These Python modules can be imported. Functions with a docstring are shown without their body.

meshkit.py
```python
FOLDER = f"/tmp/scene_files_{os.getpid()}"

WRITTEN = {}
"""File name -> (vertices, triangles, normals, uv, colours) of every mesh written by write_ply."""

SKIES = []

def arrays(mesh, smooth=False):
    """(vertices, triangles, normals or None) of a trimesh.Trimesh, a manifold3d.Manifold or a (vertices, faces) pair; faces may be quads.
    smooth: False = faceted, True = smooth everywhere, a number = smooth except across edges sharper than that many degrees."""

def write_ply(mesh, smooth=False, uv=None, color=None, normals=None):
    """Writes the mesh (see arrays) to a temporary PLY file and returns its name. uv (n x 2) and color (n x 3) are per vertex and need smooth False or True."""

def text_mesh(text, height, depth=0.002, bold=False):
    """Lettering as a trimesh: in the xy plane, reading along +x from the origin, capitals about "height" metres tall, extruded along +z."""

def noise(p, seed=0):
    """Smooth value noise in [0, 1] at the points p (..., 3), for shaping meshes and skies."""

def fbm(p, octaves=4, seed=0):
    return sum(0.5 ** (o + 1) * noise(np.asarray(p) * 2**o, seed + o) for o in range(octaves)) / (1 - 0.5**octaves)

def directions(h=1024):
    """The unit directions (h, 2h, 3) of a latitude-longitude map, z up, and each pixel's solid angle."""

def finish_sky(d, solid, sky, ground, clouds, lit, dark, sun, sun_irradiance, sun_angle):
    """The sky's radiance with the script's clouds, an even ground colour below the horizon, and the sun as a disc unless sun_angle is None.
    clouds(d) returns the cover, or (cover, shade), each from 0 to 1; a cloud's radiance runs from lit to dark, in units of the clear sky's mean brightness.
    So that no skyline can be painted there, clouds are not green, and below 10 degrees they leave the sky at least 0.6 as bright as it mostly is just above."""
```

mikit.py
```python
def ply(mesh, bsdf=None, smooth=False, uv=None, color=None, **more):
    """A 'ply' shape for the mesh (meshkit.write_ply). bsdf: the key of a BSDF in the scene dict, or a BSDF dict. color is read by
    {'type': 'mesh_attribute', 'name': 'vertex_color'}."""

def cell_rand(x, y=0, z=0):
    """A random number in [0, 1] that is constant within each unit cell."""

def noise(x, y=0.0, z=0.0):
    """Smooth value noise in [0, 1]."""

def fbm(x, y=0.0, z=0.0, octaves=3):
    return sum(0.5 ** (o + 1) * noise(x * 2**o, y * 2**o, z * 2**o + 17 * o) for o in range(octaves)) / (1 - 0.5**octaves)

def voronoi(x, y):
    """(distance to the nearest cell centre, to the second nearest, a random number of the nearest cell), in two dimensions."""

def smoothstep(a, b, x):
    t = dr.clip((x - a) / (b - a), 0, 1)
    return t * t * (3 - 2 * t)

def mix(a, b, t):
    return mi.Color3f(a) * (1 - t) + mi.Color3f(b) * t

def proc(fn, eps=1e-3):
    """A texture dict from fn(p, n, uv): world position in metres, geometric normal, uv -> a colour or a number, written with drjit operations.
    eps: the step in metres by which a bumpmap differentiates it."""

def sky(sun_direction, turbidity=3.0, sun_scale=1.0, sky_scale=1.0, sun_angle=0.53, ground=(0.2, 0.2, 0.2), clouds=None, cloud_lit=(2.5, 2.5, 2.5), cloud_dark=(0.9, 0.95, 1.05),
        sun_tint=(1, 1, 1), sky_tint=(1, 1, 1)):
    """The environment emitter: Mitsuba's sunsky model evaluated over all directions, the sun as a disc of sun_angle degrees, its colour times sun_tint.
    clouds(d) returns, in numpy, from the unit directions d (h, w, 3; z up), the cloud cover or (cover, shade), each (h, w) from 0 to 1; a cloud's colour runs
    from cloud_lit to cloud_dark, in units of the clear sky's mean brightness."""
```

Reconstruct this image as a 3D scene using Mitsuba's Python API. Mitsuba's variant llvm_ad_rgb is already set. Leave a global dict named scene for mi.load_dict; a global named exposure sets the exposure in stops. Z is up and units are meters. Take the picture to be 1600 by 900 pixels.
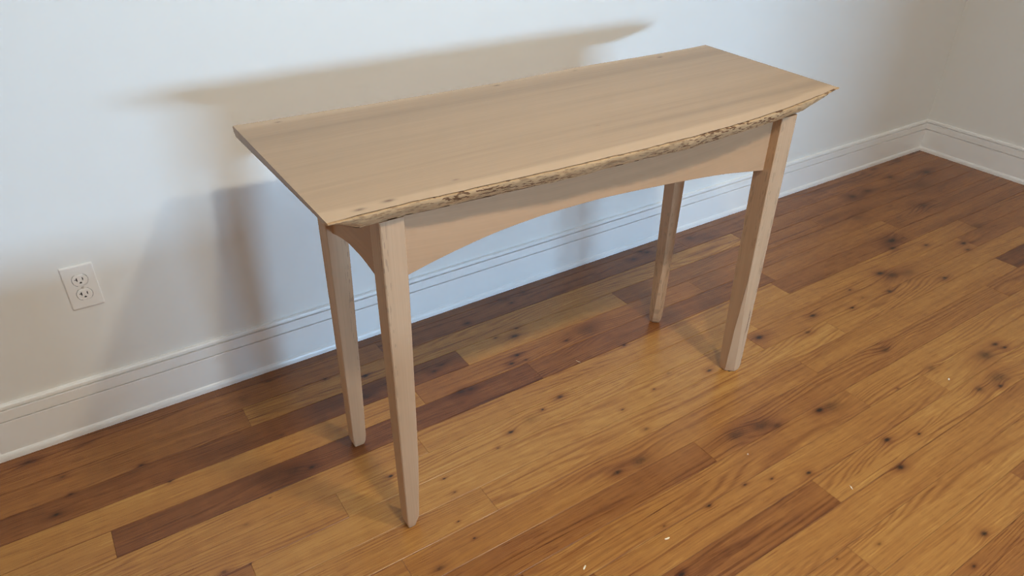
import math, random
import numpy as np, trimesh, drjit as dr, mitsuba as mi
import mikit, meshkit
from mikit import noise, fbm, smoothstep, mix, proc, cell_rand

T = mi.ScalarTransform4f
scene, labels = {}, {}
exposure = 0.0

# ------------------------------------------------------------------ camera
scene['camera'] = {
    'type': 'perspective', 'fov': 70.575, 'fov_axis': 'x', 'near_clip': 0.05, 'far_clip': 60.0,
    'to_world': T().look_at(origin=[-3.67419, -1.76804, 1.33957], target=[-3.202509, -1.064315, 0.808263],
                            up=[0.283678, 0.449404, 0.847091])}

# ------------------------------------------------------------------ lights (numbers; the lamps and panes stand further down)
WINDOW_LIGHT = [76.0, 126.0, 182.0]      # daylight through the panes of the window behind the photographer
LAMP_LIGHT = [425.0, 397.0, 328.0]      # recessed ceiling lamps

# ------------------------------------------------------------------ helpers
def num(key):
    if key not in scene and key not in labels:
        return key
    i = 1
    while f'{key}_{i:03d}' in scene or f'{key}_{i:03d}' in labels:
        i += 1
    return f'{key}_{i:03d}'

def obj(name, mesh, m, parent=None, smooth=False, **kw):
    key = num(name if parent is None else parent + '__' + name)
    scene[key] = mikit.ply(mesh, m, smooth=smooth, **kw)
    return key

def struct(name, mesh, m, label=None, smooth=False, **kw):
    key = obj(name, mesh, m, None, smooth, **kw)
    labels[key] = {'kind': 'structure'}
    if label:
        labels[key]['label'] = label
    return key

def thing(name, label, cat, group=None):
    key = num(name)
    labels[key] = {'label': label, 'category': cat}
    if group:
        labels[key]['group'] = group
    return key

def box(x0, x1, y0, y1, z0, z1):
    b = trimesh.creation.box((x1 - x0, y1 - y0, z1 - z0))
    b.apply_translation(((x0 + x1) / 2, (y0 + y1) / 2, (z0 + z1) / 2))
    return b

def join(ms):
    return trimesh.util.concatenate(ms)

def loft(sections, caps=True):
    """Closed rings (n, m, 3) joined one after the other; flat fans close the ends."""
    S = np.asarray(sections, float)
    n, m = S.shape[:2]
    v = S.reshape(-1, 3)
    f = []
    for i in range(n - 1):
        for j in range(m):
            a, b = i * m + j, i * m + (j + 1) % m
            f += [[a, b, b + m], [a, b + m, a + m]]
    v = list(map(tuple, v))
    if caps:
        for i, flip in ((0, True), (n - 1, False)):
            c = len(v)
            v.append(tuple(S[i].mean(0)))
            for j in range(m):
                a, b = i * m + j, i * m + (j + 1) % m
                f.append([c, b, a] if flip else [c, a, b])
    mesh = trimesh.Trimesh(np.array(v), np.array(f), process=False)
    if mesh.volume < 0:
        mesh.invert()
    return mesh

def bsdf(key, **kw):
    scene[key] = {'type': 'twosided', 'bsdf': dict({'type': 'principled'}, **kw)}
    return key

def rgb(*c):
    return {'type': 'rgb', 'value': list(c)}

def srgb(r, g, b):
    f = lambda u: (u / 255 / 12.92 if u < 10.3 else ((u / 255 + 0.055) / 1.055) ** 2.4)
    return (f(r), f(g), f(b))

LAMPS = [(-2.38, -1.85, 1.0, 'in front of the right half of the table'), (-3.14, -1.85, 1.0, 'in front of the left half of the table')]
KNOTS = [
    (-3.721,-0.193,0.0030,0.80), (-3.887,-0.132,0.0042,0.50), (-3.878,-0.203,0.0027,0.80), (-3.912,-0.253,0.0030,0.60), (-3.672,-0.288,0.0029,0.80), (-3.916,-0.253,0.0069,0.30), (-3.952,-0.032,0.0065,0.50),
    (-3.214,-0.118,0.0026,0.90), (-3.110,-0.167,0.0055,1.00), (-3.353,-0.040,0.0063,0.35), (-3.146,-0.254,0.0117,0.50), (-3.368,-0.428,0.0044,1.00), (-3.407,-0.415,0.0119,0.45), (-3.394,-0.277,0.0046,0.30),
    (-3.438,-0.084,0.0072,0.25), (-3.216,-0.561,0.0034,1.30), (-3.485,-0.469,0.0010,0.70), (-3.577,-0.626,0.0013,1.00), (-3.631,-0.616,0.0039,0.60), (-3.556,-0.517,0.0033,0.30), (-3.462,-0.412,0.0158,0.15),
    (-2.725,-0.095,0.0041,0.90), (-2.538,-0.071,0.0027,1.00), (-2.465,-0.036,0.0056,0.50), (-2.544,-0.044,0.0146,0.35), (-2.691,-0.212,0.0032,0.90), (-2.635,-0.236,0.0091,0.75), (-2.606,-0.204,0.0042,0.80),
    (-2.931,-0.256,0.0036,0.80), (-2.899,-0.241,0.0037,0.50), (-2.683,-0.323,0.0047,1.00), (-2.719,-0.348,0.0054,0.80), (-2.673,-0.356,0.0023,1.00), (-2.511,-0.343,0.0034,0.80), (-2.912,-0.378,0.0077,0.70),
    (-2.883,-0.383,0.0056,0.60), (-2.415,-0.334,0.0221,0.40), (-2.882,-0.591,0.0046,1.10), (-2.688,-0.547,0.0058,0.80), (-2.760,-0.564,0.0028,0.90), (-2.942,-0.622,0.0025,0.70), (-3.109,-0.639,0.0023,1.00),
    (-3.145,-0.771,0.0021,0.80), (-3.138,-0.831,0.0021,1.00), (-3.109,-0.690,0.0022,0.60), (-3.241,-0.858,0.0068,0.50), (-2.809,-0.579,0.0164,0.20), (-2.244,-0.690,0.0051,0.80), (-2.441,-0.665,0.0023,0.90),
    (-2.574,-0.683,0.0029,0.70), (-2.571,-0.776,0.0042,0.50), (-2.664,-0.854,0.0145,0.50), (-2.737,-0.853,0.0076,0.70), (-2.355,-0.634,0.0041,0.30), (-2.387,-0.922,0.0161,0.50), (-2.300,-0.934,0.0167,0.55),
    (-2.264,-0.957,0.0076,0.50), (-2.624,-1.052,0.0037,0.90), (-2.501,-1.053,0.0026,0.90), (-2.430,-1.076,0.0027,0.80), (-2.814,-1.153,0.0048,1.20), (-2.755,-1.038,0.0023,0.50), (-2.336,-1.113,0.0049,0.90),
    (-2.124,-1.227,0.0073,0.90), (-2.383,-1.337,0.0031,0.50), (-2.497,-1.310,0.0012,1.00), (-2.154,-1.451,0.0059,0.90), (-2.261,-1.485,0.0025,0.80), (-2.116,-0.979,0.0065,1.10), (-2.072,-0.988,0.0198,0.40),
    (-2.063,-1.150,0.0062,1.00), (-1.970,-1.183,0.0032,1.00), (-1.647,-1.172,0.0083,0.60), (-1.580,-1.198,0.0047,0.90), (-1.545,-1.175,0.0192,0.50), (-1.844,-1.043,0.0018,0.80), (-1.671,-1.041,0.0086,0.35),
    (-1.294,-0.626,0.0087,1.00), (-1.267,-0.659,0.0149,0.60), (-1.378,-0.718,0.0059,0.80), (-1.489,-0.637,0.0034,0.80), (-1.582,-0.712,0.0043,1.00), (-1.496,-0.692,0.0045,0.40), (-1.123,-0.771,0.0063,0.80),
    (-1.383,-1.083,0.0063,0.90), (-1.375,-1.108,0.0042,1.00), (-1.467,-1.096,0.0173,0.60), (-1.706,-0.913,0.0108,0.45), (-1.200,-0.680,0.0202,0.30), (-1.736,-0.670,0.0073,0.90), (-1.985,-0.657,0.0085,0.90),
    (-1.830,-0.722,0.0069,0.60), (-0.242,-0.181,0.0114,0.80), (-0.446,-0.126,0.0091,0.60), (-0.679,-0.159,0.0118,0.60), (-0.791,-0.162,0.0131,0.70), (-0.607,-0.383,0.0115,0.50), (-1.025,-0.500,0.0126,1.00),
    (-1.079,-0.539,0.0095,0.70), (-0.943,-0.594,0.0056,0.80), (-0.801,-0.665,0.0072,1.00), (-0.840,-0.702,0.0057,0.80), (-0.608,-0.611,0.0234,0.35), (-0.413,-0.258,0.0323,0.30), (-0.958,-0.303,0.0165,0.30),
    (-1.927,-0.037,0.0046,1.00), (-1.910,-0.054,0.0046,1.00), (-1.989,-0.067,0.0056,0.70), (-2.374,-0.458,0.0034,1.00), (-1.690,-0.058,0.0100,0.60), (-1.630,-0.095,0.0177,0.30),
]
# ------------------------------------------------------------------ materials
def wall_col(p, n, uv):
    return mi.Color3f(0.74, 0.735, 0.71) * (0.985 + 0.03 * fbm(p.x * 1.7 + p.y, p.z * 1.7, p.y * 1.3))

bsdf('paint_wall', base_color=proc(wall_col), roughness=0.75, specular=0.25)
scene['paint_wall_relief'] = {'type': 'twosided', 'bsdf': {'type': 'bumpmap', 'arbitrary': proc(
    lambda p, n, uv: fbm(p.x * 260 + p.y * 260, p.z * 260, octaves=2) * 0.00012), 'scale': 1.0,
    'bsdf': {'type': 'principled', 'base_color': proc(wall_col), 'roughness': 0.75, 'specular': 0.25}}}
bsdf('paint_tan', base_color=rgb(0.30, 0.27, 0.24), roughness=0.8, specular=0.2)
bsdf('floor_dark', base_color=rgb(0.12, 0.08, 0.05), roughness=0.6)
bsdf('paint_trim', base_color=rgb(0.79, 0.785, 0.77), roughness=0.32, specular=0.5)
bsdf('paint_ceiling', base_color=rgb(0.82, 0.82, 0.80), roughness=0.9, specular=0.2)
bsdf('plastic_white', base_color=rgb(0.77, 0.76, 0.74), roughness=0.35, specular=0.5)
bsdf('plastic_insert', base_color=rgb(0.80, 0.79, 0.77), roughness=0.3, specular=0.5)
bsdf('slot_black', base_color=rgb(0.012, 0.011, 0.010), roughness=0.7)
bsdf('metal_screw', base_color=rgb(0.72, 0.72, 0.70), roughness=0.4, metallic=0.4)
bsdf('seam_dark', base_color=rgb(0.030, 0.016, 0.008), roughness=0.9)
bsdf('chip_pale', base_color=rgb(0.78, 0.66, 0.46), roughness=0.8)
bsdf('chip_white', base_color=rgb(0.85, 0.83, 0.78), roughness=0.7)

PALETTE = [(0.0, srgb(98, 52, 24)), (0.2, srgb(130, 76, 38)), (0.4, srgb(162, 103, 54)), (0.6, srgb(188, 129, 66)),
           (0.8, srgb(208, 154, 84)), (1.0, srgb(222, 178, 112))]

def floor_field(p, uv):
    """grain coordinate, knot darkness, stain"""
    x, y, k = p.x, p.y, uv.y * 83.0
    warp, dark, halo = mi.Float(0), mi.Float(0), mi.Float(0)
    for i, (kx, ky, r, s) in enumerate(KNOTS):
        rx, ry = 2.3 * r, 1.25 * r
        q = dr.square((x - kx) / rx) + dr.square((y - ky) / ry)
        g = dr.exp(-q)
        dark = dark + s * g * g
        h = dr.exp(-q * 0.22)
        halo = halo + min(s, 0.8) * h
        warp = warp + (0.9 if i % 2 else -0.9) * r * h
    wob = (fbm(x * 1.1 + k * 3.1, y * 7.0 + k) - 0.5)
    g = y + 0.03 * wob + warp + 0.006 * (noise(x * 6.0 + k, y * 30.0) - 0.5)
    return g, dark, halo

def floor_col(p, n, uv):
    x, y, k = p.x, p.y, uv.y * 83.0
    g, dark, halo = floor_field(p, uv)
    tone = uv.x + 0.16 * (fbm(x * 2.2 + k * 5.0, g * 22.0 + k) - 0.5) + 0.08 * (noise(x * 9.0 + k, g * 60.0) - 0.5)
    rings = 0.5 + 0.5 * dr.sin(g * (340.0 + 420.0 * cell_rand(k * 7.0)) + 44.0 * noise(x * 1.5 + k, g * 10.0) + 9.0 * noise(x * 5.0 + k, g * 45.0))
    rings = rings * smoothstep(0.2, 0.6, noise(x * 3.0 + 2.0 * k, g * 60.0 + k))
    figure = smoothstep(0.42, 0.62, noise(x * 1.3 + 7.7 * k, g * 16.0 + k))
    streak = noise(x * 10.0 + k, g * 900.0)
    fine = noise(x * 26.0 + k, g * 2200.0)
    tone = tone - 0.20 * dr.square(rings) * (0.30 + 0.70 * figure) - 0.12 * (streak - 0.5) - 0.08 * (fine - 0.5)
    # open pores: short dark dashes, and pale flecks
    tone = tone - 0.16 * smoothstep(0.66, 0.86, noise(x * 24.0 + 5.0 * k, g * 1150.0)) + 0.12 * smoothstep(0.70, 0.9, noise(x * 17.0 + 9.0 * k, g * 760.0 + 3.0))
    # mineral streaks: long dark lines along the grain
    line = noise(x * 0.9 + 3.0 * k, g * 130.0 + 11.0 * k)
    tone = tone - 0.22 * smoothstep(0.87, 0.97, line)
    tone = dr.clip(tone - 0.30 * dr.minimum(halo, 1.6), 0, 1)
    c = mi.Color3f(PALETTE[0][1])
    for (a, _), (b, cb) in zip(PALETTE[:-1], PALETTE[1:]):
        c = dr.lerp(c, mi.Color3f(cb), dr.clip((tone - a) / (b - a), 0, 1))
    d = dr.clip(dark * (0.95 + 0.6 * noise(x * 260, y * 260)), 0, 1)
    return dr.lerp(c, mi.Color3f(0.028, 0.012, 0.007), d * 0.93) * FLOOR_GAIN

FLOOR_GAIN = 0.72

def floor_bump(p, n, uv):
    k = uv.y * 83.0
    return -0.00010 * smoothstep(0.55, 0.9, noise(p.x * 12.0 + k, p.y * 1000.0))

def floor_rough(p, n, uv):
    return 0.23 + 0.10 * noise(p.x * 14.0, p.y * 300.0) + 0.05 * noise(p.x * 3.0, p.y * 3.0)

scene['floor_oak'] = {'type': 'twosided', 'bsdf': {'type': 'bumpmap', 'arbitrary': proc(floor_bump, 5e-4), 'scale': 1.0, 'bsdf': {
    'type': 'principled', 'base_color': proc(floor_col), 'roughness': proc(floor_rough), 'specular': 0.5}}}

def table_grain(a, b, seed, base=srgb(206, 181, 152)):
    """pale wood: a runs along the grain, b across it (metres)"""
    w = b + 0.02 * (fbm(a * 1.4 + seed, b * 6.0 + seed) - 0.5) + 0.002 * noise(a * 7 + seed, b * 40)
    t = 0.5 + 0.26 * (noise(a * 0.8 + seed, w * 17.0) - 0.5) + 0.17 * (noise(a * 1.2 + seed, w * 75.0) - 0.5)
    t = t + 0.16 * (noise(a * 7.0, w * 420.0 + seed) - 0.5) + 0.10 * (noise(a * 30.0, w * 1600.0) - 0.5)
    c = mi.Color3f(base)
    return c * (0.74 + 0.37 * t) * mi.Color3f(1.0, 0.985 + 0.03 * t, 0.96 + 0.08 * t)

TOP_SPOTS = [(-3.262, -0.246, .0035, .7), (-2.719, -0.262, .004, .8), (-2.47, -0.255, .003, .5), (-2.18, -0.27, .004, .9),
             (-3.285, -0.733, .0045, .9), (-3.23, -0.727, .005, 1.0), (-3.09, -0.71, .003, .5), (-2.69, -0.62, .003, .2)]

def top_col(p, n, uv):
    x, y = p.x, p.y
    front = -0.757 - 0.027 * dr.sin(dr.clip((x + 3.35) / 1.25, 0, 1) * 2.9) + 0.02 * smoothstep(-2.25, -1.98, x)
    d = y - front + 0.010 * (noise(x * 2.3, 4.0) - 0.5)
    c = table_grain(x, y - 0.25 * (front + 0.757), 2.0, srgb(169, 141, 111))
    sap = 1.0 - smoothstep(0.040, 0.058, d + 0.004 * noise(x * 20, y * 300))
    c = dr.lerp(c, mi.Color3f(srgb(190, 162, 131)), 0.62 * sap)
    back = smoothstep(-0.262, -0.236, y + 0.006 * noise(x * 3, 2.0))
    c = dr.lerp(c, mi.Color3f(srgb(205, 180, 150)), 0.35 * back)
    band = dr.exp(-dr.square((y + 0.315 + 0.012 * noise(x * 1.5, 1.0)) / 0.022)) * 0.10 + dr.exp(-dr.square((y + 0.655 + 0.012 * noise(x * 1.3, 3.0)) / 0.014)) * smoothstep(-3.0, -2.4, x) * 0.14
    c = c * (1.0 - band)
    c = dr.lerp(c, c * mi.Color3f(0.66, 0.60, 0.54), smoothstep(0.35, 0.75, dr.abs(n.x)))     # end grain
    for (sx, sy, r, s) in TOP_SPOTS:
        q = dr.square((x - sx) / (2.2 * r)) + dr.square((y - sy) / r)
        c = dr.lerp(c, mi.Color3f(0.10, 0.045, 0.02), s * 0.75 * dr.exp(-q))
    return c

bsdf('table_top_wood', base_color=proc(top_col), roughness=0.42, specular=0.5)

def edge_col(p, n, uv):
    x = p.x
    v = p.z * 55.0
    pit = smoothstep(0.50, 0.72, fbm(x * 95.0 + p.z * 160.0, v * 6.0 - x * 30, octaves=3))
    zone = 0.40 + 0.9 * smoothstep(0.38, 0.66, noise(x * 6.5 + 3.1, v * 0.6))
    c = mi.Color3f(srgb(176, 143, 107)) * (0.80 + 0.28 * fbm(x * 30, v * 5))
    c = dr.lerp(c, mi.Color3f(srgb(168, 128, 88)), 0.55 * smoothstep(0.45, 0.75, fbm(x * 9 + 5, v * 1.2)))
    return dr.lerp(c, mi.Color3f(srgb(84, 52, 30)), dr.clip(pit * zone, 0, 0.85))

bsdf('live_edge_wood', base_color=proc(edge_col), roughness=0.7, specular=0.2)
bsdf('apron_wood', base_color=proc(lambda p, n, uv: table_grain(p.x, p.z - 0.35 * dr.square((p.x + 2.75) * 0.6), 31.0, srgb(175, 138, 105))), roughness=0.5, specular=0.3)
bsdf('apron_side_wood', base_color=proc(lambda p, n, uv: table_grain(p.y, p.z, 47.0, srgb(172, 132, 97))), roughness=0.5, specular=0.3)

def leg_col(p, n, uv):
    c = table_grain(p.z, p.x + 0.8 * p.y, 12.0, srgb(184, 150, 119))
    flake = smoothstep(0.62, 0.8, noise((p.x + p.y) * 420.0, p.z * 60.0)) * smoothstep(0.4, 0.7, noise((p.x + p.y) * 55.0, p.z * 1.5))
    c = c * (1.0 - 0.22 * flake)
    # bark flecks left along the waney corners of the right-hand legs
    edge = dr.maximum(smoothstep(-2.186, -2.172, p.x), smoothstep(-0.715, -0.728, p.y) * smoothstep(-2.21, -2.222, p.x)) * smoothstep(0.52, 0.30, p.z) * smoothstep(-0.60, -0.66, p.y) * smoothstep(-2.35, -2.30, p.x)
    bark = smoothstep(0.58, 0.70, fbm((p.x - p.y) * 150.0, p.z * 16.0 + 2.0))
    return dr.lerp(c, mi.Color3f(srgb(92, 60, 44)), 0.75 * bark * edge)

bsdf('leg_wood', base_color=proc(leg_col), roughness=0.5, specular=0.3)

bsdf('foot_dark', base_color=rgb(0.06, 0.035, 0.02), roughness=0.8)

# ------------------------------------------------------------------ room shell
WY, WX = 0.0185, 0.0185            # plane of the back wall / right wall
XL, YF, ZC = -5.7, -2.75, 2.4        # left wall, front wall, ceiling
struct('floor', box(XL - .1, WX + .12, YF - .12, WY + .12, -0.06, -0.016), 'seam_dark', 'hardwood floor of oak planks with knots, running along the back wall')
struct('wall_back', box(XL - .12, WX + .12, WY, WY + .12, -0.06, ZC), 'paint_wall_relief', 'off-white painted wall behind the table')
struct('wall_right', box(WX, WX + .12, YF, WY, -0.06, ZC), 'paint_wall', 'off-white painted wall on the right beyond the corner')
struct('wall_left', box(XL - .12, XL, YF, WY, -0.06, ZC), 'paint_wall')
struct('ceiling', box(XL - .12, WX + .12, YF - .12, WY + .12, ZC, ZC + .1), 'paint_ceiling')
# low half wall behind the photographer
struct('wall_half', box(XL, -3.00, -2.27, -2.17, -0.06, .53), 'paint_wall')
# front wall with a wide opening to the hall; the hall ends at a low window
YH = -6.6
OX0, OX1, OZ1 = -3.55, -1.42, 2.1
struct('wall_front', join([box(XL, OX0, YF - .12, YF, -0.06, ZC), box(OX1, WX, YF - .12, YF, -0.06, ZC), box(OX0, OX1, YF - .12, YF, OZ1, ZC)]), 'paint_wall')
struct('wall_hall_left', box(OX0 - .22, OX0 - .1, YH, YF - .12, -0.06, ZC), 'paint_tan')
struct('wall_hall_right', box(OX1 + .1, OX1 + .22, YH, YF - .12, -0.06, ZC), 'paint_tan')
struct('ceiling_hall', box(OX0 - .22, OX1 + .22, YH - .12, YF - .12, ZC - .1, ZC), 'paint_tan')
struct('floor_hall', box(OX0 - .22, OX1 + .22, YH - .12, YF - .12, -0.06, -0.001), 'floor_dark')
WIN = (-2.90, -1.25, 0.45, 0.74)
x0, x1, z0, z1 = WIN
struct('wall_hall_end', join([box(OX0 - .1, x0, YH - .12, YH, -0.06, ZC), box(x1, OX1 + .1, YH - .12, YH, -0.06, ZC),
                              box(x0, x1, YH - .12, YH, -0.06, z0), box(x0, x1, YH - .12, YH, z1, ZC)]), 'paint_tan')
wk = struct('window_1', join([box(x0 - .08, x0, YH - .01, YH + .02, z0 - .08, z1 + .08), box(x1, x1 + .08, YH - .01, YH + .02, z0 - .08, z1 + .08),
                              box(x0 - .08, x1 + .08, YH - .01, YH + .02, z1, z1 + .08), box(x0 - .1, x1 + .1, YH - .01, YH + .04, z0 - .05, z0)]), 'paint_trim')
def quad(a, b, c, d):
    return trimesh.Trimesh(np.array([a, b, c, d], float), [[0, 1, 2], [0, 2, 3]], process=False)
k = obj('pane', quad((x0, YH - .05, z0), (x0, YH - .05, z1), (x1, YH - .05, z1), (x1, YH - .05, z0)), 'slot_black', wk)
scene[k]['emitter'] = {'type': 'area', 'radiance': rgb(*WINDOW_LIGHT)}

# recessed ceiling lamps
def ring(r0, r1, z0, z1, n=40):
    prof = np.array([[r0, z0], [r1, z0], [r1, z1], [r0, z1]])
    m = trimesh.creation.revolve(np.vstack([prof, prof[:1]]), sections=n)
    if m.volume < 0: m.invert()
    return m
for lx, ly, gain, where in LAMPS:
    t = thing('recessed_light', f'round white recessed ceiling light {where}', 'ceiling light', 'recessed ceiling lights')
    r = ring(.072, .095, -.006, 0.0); r.apply_translation((lx, ly, ZC)); obj('trim_ring', r, 'paint_trim', t, 30)
    d = trimesh.creation.cylinder(.072, .004, sections=40); d.apply_translation((lx, ly, ZC - .0022))
    k = obj('lens', d, 'plastic_white', t)
    scene[k]['emitter'] = {'type': 'area', 'radiance': rgb(*[c * gain for c in LAMP_LIGHT])}

# ------------------------------------------------------------------ baseboards
def extrude_profile(prof, p0, p1, out):
    """profile (distance from wall, z) swept from p0 to p1; `out` is the unit vector away from the wall"""
    out = np.array([*out, 0.0])
    secs = []
    for p in (p0, p1):
        secs.append([np.array([p[0], p[1], 0]) + out * d + np.array([0, 0, z]) for d, z in prof])
    return loft(secs)

def arc(cx, cz, r, a0, a1, n=8):
    return [(cx + r * math.cos(math.radians(a)), cz + r * math.sin(math.radians(a))) for a in np.linspace(a0, a1, n)]

BODY = [(0, 0), (.0125, 0), (.0125, .1075), (.0118, .1083), (.0045, .1086), (0, .1087)]
LIP = [(0, .1087), (.0045, .1088), (.0045, .1114), (.0125, .1117), (.0122, .1395), (.0118, .1402), (.0040, .1404), (0, .1405)]
CAP = [(0, .1405), (.0040, .1406), (.0040, .1436), (.0108, .1441)] + arc(.0040, .1490, .0064, 0, 90, 7) + [(0, .1560)]
SHOE = [(.0125, 0), (.0185, 0), (.0185, .006)] + arc(.0125, .0085, .0060, 0, 80, 5) + [(.0125, .0205)]
SHOE = [(.0125, 0), (.0185, 0), (.0185, .007), (.0180, .0115), (.0167, .0155), (.0148, .0185), (.0125, .0205)]
def baseboard(side, p0, p1, out, label):
    k = struct('baseboard_' + side, extrude_profile(BODY, p0, p1, out), 'paint_trim', label)
    obj('bead', extrude_profile(LIP, p0, p1, out), 'paint_trim', k)
    obj('cap_moulding', extrude_profile(CAP, p0, p1, out), 'paint_trim', k, 35)
    obj('shoe_moulding', extrude_profile(SHOE, p0, p1, out), 'paint_trim', k, 35)
baseboard('back', (XL, WY), (WX, WY), (0, -1), 'white moulded baseboard along the back wall behind the table')
baseboard('right', (WX, WY), (WX, YF), (-1, 0), 'white moulded baseboard along the right wall, right of the corner')
baseboard('left', (XL, YF), (XL, WY), (1, 0), None)

# ------------------------------------------------------------------ floor planks
rng = random.Random(7)
PITCH, SEAM0 = 0.0845, -0.033
ROWS = {0: [(-3.495, .34), (-1.95, .30), (0, .30)],
        1: [(-3.02, .42), (-1.75, .32), (0, .34)],
        2: [(-3.45, .46), (-1.52, .66), (0, .36)],
        3: [(-2.83, .28), (-2.211, .72), (-1.15, .38), (0, .34)],
        4: [(-3.02, .62), (-1.93, .47), (-0.72, .40), (0, .34)],
        5: [(-3.815, .66), (-2.68, .24), (-1.66, .34), (-0.9, .45), (0, .34)],
        6: [(-3.1, .66), (-1.69, .66), (-0.95, .36), (0, .38)],
        7: [(-3.35, .64), (-1.95, .74), (-0.62, .58), (0, .42)],
        8: [(-3.577, .46), (-2.02, .72), (-0.78, .56), (0, .40)],
        9: [(-3.05, .66), (-1.73, .70), (-0.45, .60), (0, .42)],
        10: [(-3.3, .55), (-1.98, .56), (-0.816, .58), (0, .16)],
        11: [(-3.6, .42), (-2.50, .42), (-1.05, .52), (0, .50)],
        12: [(-3.1, .38), (-1.98, .58), (-0.9, .64), (0, .5)],
        13: [(-2.97, .37), (-1.725, .60), (-0.6, .66), (0, .5)],
        14: [(-2.35, .40), (-1.30, .66), (0, .5)],
        15: [(-2.9, .4), (-1.45, .60), (0, .5)],
        16: [(-2.45, .60), (-1.1, .66), (0, .6)],
        17: [(-1.905, .62), (-0.9, .42), (0, .5)],
        18: [(-2.62, .5), (-1.4, .47), (0, .5)]}
nrows = int((0 - YF) / PITCH) + 2
fl = 'floor'
def plank_mesh(xa, xb, ya, yb, lift, tone, k):
    g, c, t = 0.00035, 0.0009, 0.016
    xa, xb, ya, yb = xa + g * .7, xb - g * .7, ya + g, yb - g
    rings = []
    for z, s in ((-t, 0.0), (lift - c * .55, 0.0), (lift, c)):
        rings.append([(xa + s, ya + s, z), (xb - s, ya + s, z), (xb - s, yb - s, z), (xa + s, yb - s, z)])
    v = np.array(rings).reshape(-1, 3)
    f = []
    for i in range(2):
        for j in range(4):
            a, b = i * 4 + j, i * 4 + (j + 1) % 4
            f += [[a, b, b + 4], [a, b + 4, a + 4]]
    f += [[8, 9, 10], [8, 10, 11]]
    m = trimesh.Trimesh(v, f, process=False)
    return m, np.tile([[tone, k]], (len(v), 1))
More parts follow.
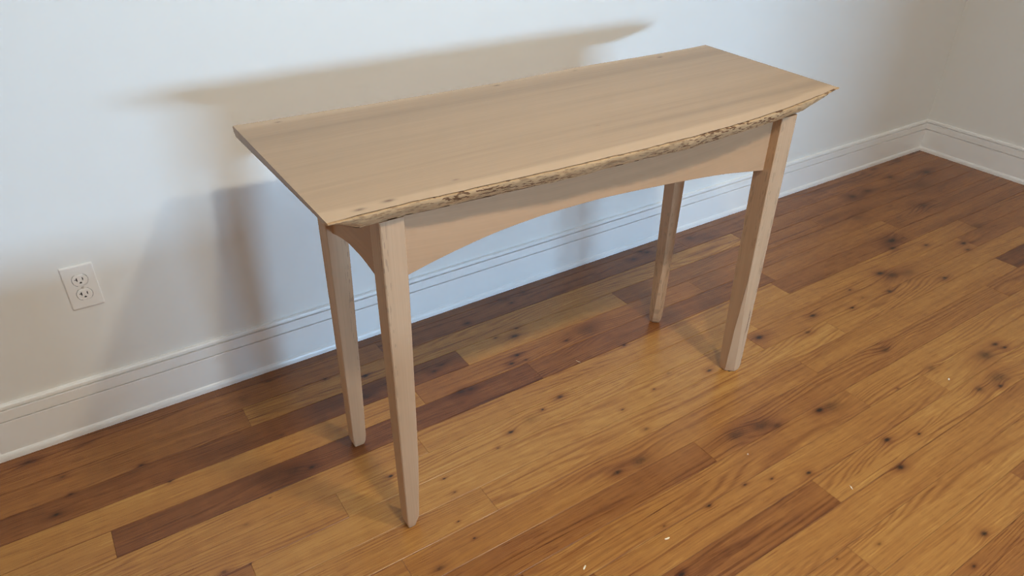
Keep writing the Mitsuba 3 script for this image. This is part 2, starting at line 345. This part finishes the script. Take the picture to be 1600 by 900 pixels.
for r in range(nrows):
    ya, yb = SEAM0 - PITCH * r, SEAM0 - PITCH * (r - 1)
    yb, ya = min(yb, 0.012), max(ya, YF)
    if yb - ya < .01: continue
    segs = ROWS.get(r)
    if segs is None:
        segs, x = [], XL + rng.uniform(.3, 1.4)
        while x < -0.35:
            segs.append((x, rng.choice([.22, .42, .5, .58, .62, .68, .7])))
            x += rng.uniform(.7, 1.7)
        segs.append((0, rng.choice([.4, .55, .65])))
    else:
        first = segs[0][0]
        cut = first - rng.uniform(1.2, 1.6)
        if cut > XL + .3:
            segs = [(cut, rng.choice([.3, .45, .6, .66]))] + segs
    x = XL
    for xe, tone in segs:
        xe2 = 0.012 if xe == 0 else xe
        m, uv = plank_mesh(x, xe2, ya, yb, rng.uniform(-.00025, 0.0), tone, rng.random())
        obj('plank', m, 'floor_oak', fl, uv=uv)
        x = xe2

# ------------------------------------------------------------------ the table
H, TH = 0.8125, 0.034
table = thing('console_table', 'unfinished pale hardwood console table with a live-edge top, arched aprons and four tapered legs', 'table')
from scipy.interpolate import PchipInterpolator
FX = [-3.349, -3.314, -3.274, -3.205, -3.134, -3.033, -2.925, -2.807, -2.679, -2.537, -2.368, -2.191, -1.994]
FYY = [-.757, -.758, -.757, -.757, -.7615, -.767, -.772, -.7765, -.7805, -.7815, -.774, -.7545, -.720]
BX = [-3.350, -3.261, -3.161, -3.010, -2.844, -2.661, -2.444, -2.223, -2.076, -1.962]
BY = [-.217, -.222, -.225, -.234, -.239, -.241, -.231, -.235, -.237, -.233]
fyi, byi = PchipInterpolator(FX, FYY), PchipInterpolator(BX, BY)
NS = 420
S = np.linspace(0, 1, NS)
S = np.concatenate([np.linspace(0, .02, 24)[:-1], np.linspace(.02, .98, NS), np.linspace(.98, 1, 24)[1:]])
body, skin = [], []
ML = 12
for s in S:
    xb, xf = -3.350 + s * 1.388, -3.349 + s * 1.355
    yb = float(byi(xb)) + .0015 * (meshkit.noise((xb * 40, 1.0, 2.0)) - .5)
    yf = float(fyi(xf)) + .0022 * (meshkit.noise((xf * 16, 5.0, 2.0)) - .5) + .0018 * (meshkit.noise((xf * 60, 5.0, 9.0)) - .5)
    dl, drr = (xf + 3.350), (-1.994 - xf)
    # the ends are bevelled on the underside, so the slab thins out towards them
    tl = .62 + .38 * np.clip(dl / .055, 0, 1) ** .9
    tr = .16 + .84 * np.clip(drr / .135, 0, 1) ** .8
    t = TH * min(tl, tr)
    te = t * min(1.0, .35 + .65 * dl / .06, .35 + .65 * drr / .10) if min(dl, drr) < .1 else t   # front corner thinner still
    inset = .020 + .008 * meshkit.noise((xf * 7, 3.0, 1.0)) + .003 * meshkit.noise((xf * 33, 3.3, 1.0))
    X = lambda y: xb + (xf - xb) * (y - yb) / (yf - yb)
    e = .0025 * min(1.0, t / .012)
    ybo = yf + .006                                   # the body stops just behind the live edge
    sec = [(yb - e, H), (ybo, H), (ybo + inset * .75, H - te), (yb - .012, H - t), (yb, H - t * .6), (yb, H - e)]
    body.append([(X(y), y, z) for y, z in sec])
    face = []
    for j in range(ML + 1):
        u = j / ML
        z = H - .0012 - (te - .0012) * u
        y = yf + inset * u ** 1.35 - .003 * math.sin(math.pi * min(1, u * 1.15))
        amp = .0030 * math.sin(math.pi * min(1, u * .9 + .07)) * min(1, te / .02)
        y += amp * (meshkit.fbm((xf * 55 + u, u * 2.6 + xf * 9, 7.0), 3) - .5) * 2
        face.append((X(y), y, z))
    back = [(X(ybo + inset * .75), ybo + inset * .75, H - te), (X(ybo), ybo, H)]
    skin.append([(X(yf + .0012), yf + .0012, H)] + face + back)
tt = obj('tabletop', loft(body), 'table_top_wood', table, 25)
k = obj('live_edge', loft(skin), 'live_edge_wood', tt, 40)
labels[k] = {'label': 'rough bark-stripped live edge with brown pits'}

ZT = H - TH
def leg(xo, yo, sx, sy, top, foot, wane, name='leg'):
    """xo, yo: outer corner (vertical outer faces); sx, sy: direction inwards; the two inner faces taper; wane: corner cut (which, z at which it starts, size at the foot)"""
    secs = []
    zs = [0.0015, .006, .014, .03, .06, .1, .15, .2, .26, .32, .4, .48, .56, .64, ZT]
    for z in zs:
        w = foot + (top - foot) * min(1.0, max(0.0, z / .62)) ** .8
        r = .0018
        shrink = 0.0
        if z < .03:
            shrink = .0042 * (1 - z / .03) ** 2.2
        a0, a1 = shrink, w - shrink
        c = [r, r, r, r]                                # cuts at corners: (outer x, outer y), (inner x, outer y), (inner, inner), (outer x, inner y)
        for which, zstart, size in wane:
            c[which] = max(r, size * np.clip((zstart - z) / zstart, 0, 1) ** .8 * (.85 + .3 * meshkit.noise((z * 25, xo * 9, 2.0))))
        P = [(a0, a0 + c[0]), (a0 + c[0], a0), (a1 - c[1], a0), (a1, a0 + c[1]), (a1, a1 - c[2]), (a1 - c[2], a1), (a0 + c[3], a1), (a0, a1 - c[3])]
        secs.append([(xo + sx * u, yo + sy * v, z) for u, v in P])
    key = obj(name, loft(secs), 'leg_wood', table, 12)
    pad = []
    for z in (0.0, .0016):
        pad.append([(xo + sx * u, yo + sy * v, z) for u, v in [(.011, .011), (foot - .011, .011), (foot - .011, foot - .011), (.011, foot - .011)]])
    obj('foot_pad', loft(pad), 'foot_dark', key)
    return key
leg(-3.2525, -0.732, 1, 1, .047, .033, [(1, .22, .011)])           # front left
leg(-2.1650, -0.737, -1, 1, .054, .044, [(1, .34, .020)])          # front right
leg(-3.2535, -0.394, 1, -1, .047, .033, [])                        # back left
leg(-2.1890, -0.398, -1, -1, .043, .030, [(2, .20, .013)])         # back right

def apron(name, pts, depth, axis, m):
    """pts: lower edge [(along, z)], closed by the top; depth: (front, back) across; axis 0: runs along x, 1: along y"""
    secs = []
    for a, z in pts:
        d0, d1 = depth(a) if callable(depth) else depth
        ring4 = [(d0, z + .001), (d0, ZT), (d1, ZT), (d1, z), (d0 + (.001 if d1 > d0 else -.001), z)]
        secs.append([((a, d, zz) if axis == 0 else (d, a, zz)) for d, zz in ring4])
    return obj(name, loft(secs), m, table, 20)
FA = PchipInterpolator([-3.210, -3.196, -3.131, -3.065, -3.000, -2.948, -2.860, -2.765, -2.663, -2.567, -2.492, -2.369, -2.249, -2.192],
                       [.6475, .6510, .6652, .6768, .6855, .6895, .6930, .6922, .6868, .6796, .6735, .6610, .6425, .6332])
xs = np.linspace(-3.2085, -2.2165, 60)
apron('apron', [(x, float(FA(x))) for x in xs], lambda a: (-.7165 + .004 * (a + 3.2), -.694 + .004 * (a + 3.2)), 0, 'apron_wood')
xs = np.linspace(-3.2095, -2.229, 40)
apron('apron', [(x, .700 - .060 * ((x + 2.72) / .49) ** 2) for x in xs], (-.404, -.424), 0, 'apron_wood')
ys = np.linspace(-.6855, -.4405, 24)
LA = PchipInterpolator([-.69, -.648, -.584, -.54, -.50, -.44], [.624, .634, .6425, .643, .638, .624])
apron('apron', [(y, float(LA(y))) for y in ys], (-3.2400, -3.220), 1, 'apron_side_wood')
ys = np.linspace(-.684, -.4405, 24)
apron('apron', [(y, float(LA(y))) for y in ys], (-2.180, -2.200), 1, 'apron_side_wood')

# ------------------------------------------------------------------ wall outlet
OX, OZ, OW, OH = -3.7504, 0.3540, .0704, .1145
out = thing('wall_outlet', 'white duplex electrical outlet with screwed cover plate, on the wall left of the table', 'outlet')
def plate_mesh():
    secs = []
    for d, s in ((0, 0), (.0028, 0), (.0048, .0016), (.0056, .0042)):
        r = .003
        pts = []
        for cx, cz, a in ((OX + OW - s - r, OZ + OH - s - r, 0), (OX + s + r, OZ + OH - s - r, 90), (OX + s + r, OZ + s + r, 180), (OX + OW - s - r, OZ + s + r, 270)):
            pts += [(cx + r * math.cos(math.radians(a + q)), WY - d, cz + r * math.sin(math.radians(a + q))) for q in (0, 30, 60, 90)]
        secs.append(pts)
    return loft(secs)
obj('cover_plate', plate_mesh(), 'plastic_white', out, 25)
def disc_shape(cx, cz, w, h, y0, y1, n=48, s=0.0):
    """round insert with flattened top and bottom"""
    secs = []
    for y, q in ((y0, 0), (y1 + .0006, 0), (y1, .0007)):
        pts = []
        for a in np.linspace(0, 2 * math.pi, n, endpoint=False):
            u, v = (w / 2 - q) * math.cos(a), (w / 2 - q) * math.sin(a)
            pts.append((cx + u, y, cz + max(-h / 2 + q, min(h / 2 - q, v))))
        secs.append(pts)
    return loft(secs)
ocx = OX + OW / 2
PF = WY - .0056
for i, oz in enumerate((OZ + OH / 2 + .0194, OZ + OH / 2 - .0194)):
    g = obj('receptacle', disc_shape(ocx, oz, .0335, .0275, PF + .002, PF - .0016), 'plastic_insert', out, 30)
    # dark shadow gap round the insert
    gap = trimesh.creation.annulus(.01685, .01755, .0004, sections=64)
    gap.apply_transform(trimesh.transformations.rotation_matrix(math.pi / 2, [1, 0, 0]))
    v = np.array(gap.vertices); v[:, 2] = np.clip(v[:, 2], -.0146, .0146); gap.vertices = v
    gap.apply_translation((ocx, PF - .0001, oz)); obj('gap', gap, 'slot_black', g)
    fy = PF - .0017
    s1 = join([box(ocx - .0075, ocx - .0050, fy - .0003, fy + .001, oz - .0012, oz + .0070), box(ocx - .0112, ocx - .0072, fy - .0003, fy + .001, oz + .0022, oz + .0038)])
    obj('slot', s1, 'slot_black', g)
    obj('slot', box(ocx + .0050, ocx + .0072, fy - .0003, fy + .001, oz - .0006, oz + .0062), 'slot_black', g)
    pts = [(.0027 * math.cos(a), .0027 * math.sin(a)) for a in np.linspace(math.pi, 2 * math.pi, 14)]
    pts = [(.0027, .0012), (-.0027, .0012)] + pts
    secs = [[(ocx + u, y, oz - .0072 - v * 1.0) for u, v in pts] for y in (fy + .001, fy - .0003)]
    obj('ground_hole', loft(secs), 'slot_black', g)
sc = trimesh.creation.cylinder(.0031, .0016, sections=28)
sc.apply_transform(trimesh.transformations.rotation_matrix(math.pi / 2, [1, 0, 0])); sc.apply_translation((ocx, PF - .0006, OZ + OH / 2))
k = obj('screw', sc, 'metal_screw', out, 30)
obj('screw_slot', box(ocx - .0024, ocx + .0024, PF - .0016, PF - .0013, OZ + OH / 2 - .0004, OZ + OH / 2 + .0004), 'slot_black', k)

# ------------------------------------------------------------------ crumbs on the floor
def chip(x, y, l, w, h, rot, m, label, seed):
    r = np.random.RandomState(seed)
    b = trimesh.creation.icosphere(subdivisions=2, radius=1.0)
    v = np.array(b.vertices)
    v *= (1 + .35 * (meshkit.noise(v * 1.7 + seed) - .5))[:, None]
    v = v * np.array([l / 2, w / 2, h / 2])
    v[:, 2] += .35 * h * (v[:, 0] / (l / 2)) ** 2
    v[:, 2] -= v[:, 2].min()
    b.vertices = v
    b.apply_transform(trimesh.transformations.rotation_matrix(rot, [0, 0, 1])); b.apply_translation((x, y, 0))
    key = obj('wood_shaving', b, m, None, True)
    labels[key] = {'label': label, 'category': 'wood shaving', 'group': 'wood shavings on the floor'}
chip(-2.775, -1.068, .014, .004, .003, -.2, 'chip_pale', 'pale curled wood shaving on the golden plank nearest the lower edge, right of another shaving', 1)
chip(-2.979, -1.027, .013, .004, .003, .5, 'chip_pale', 'pale wood shaving at the lower edge of the photo, left of another shaving', 2)
chip(-2.290, -1.201, .013, .0022, .002, 1.2, 'chip_white', 'thin pale sliver of wood lying right of the end of the dark brown plank', 3)
chip(-1.680, -1.100, .006, .005, .003, .1, 'chip_white', 'small bright white crumb on the floor far right, beside dark knots', 4)
chip(-2.546, -0.447, .016, .0014, .0012, 1.9, 'chip_pale', 'thin straw-like splinter on the floor under the table between the legs', 5)
chip(-2.416, -0.987, .004, .003, .002, .7, 'chip_white', 'tiny white crumb on the golden plank in front of the dark heartwood plank', 6)
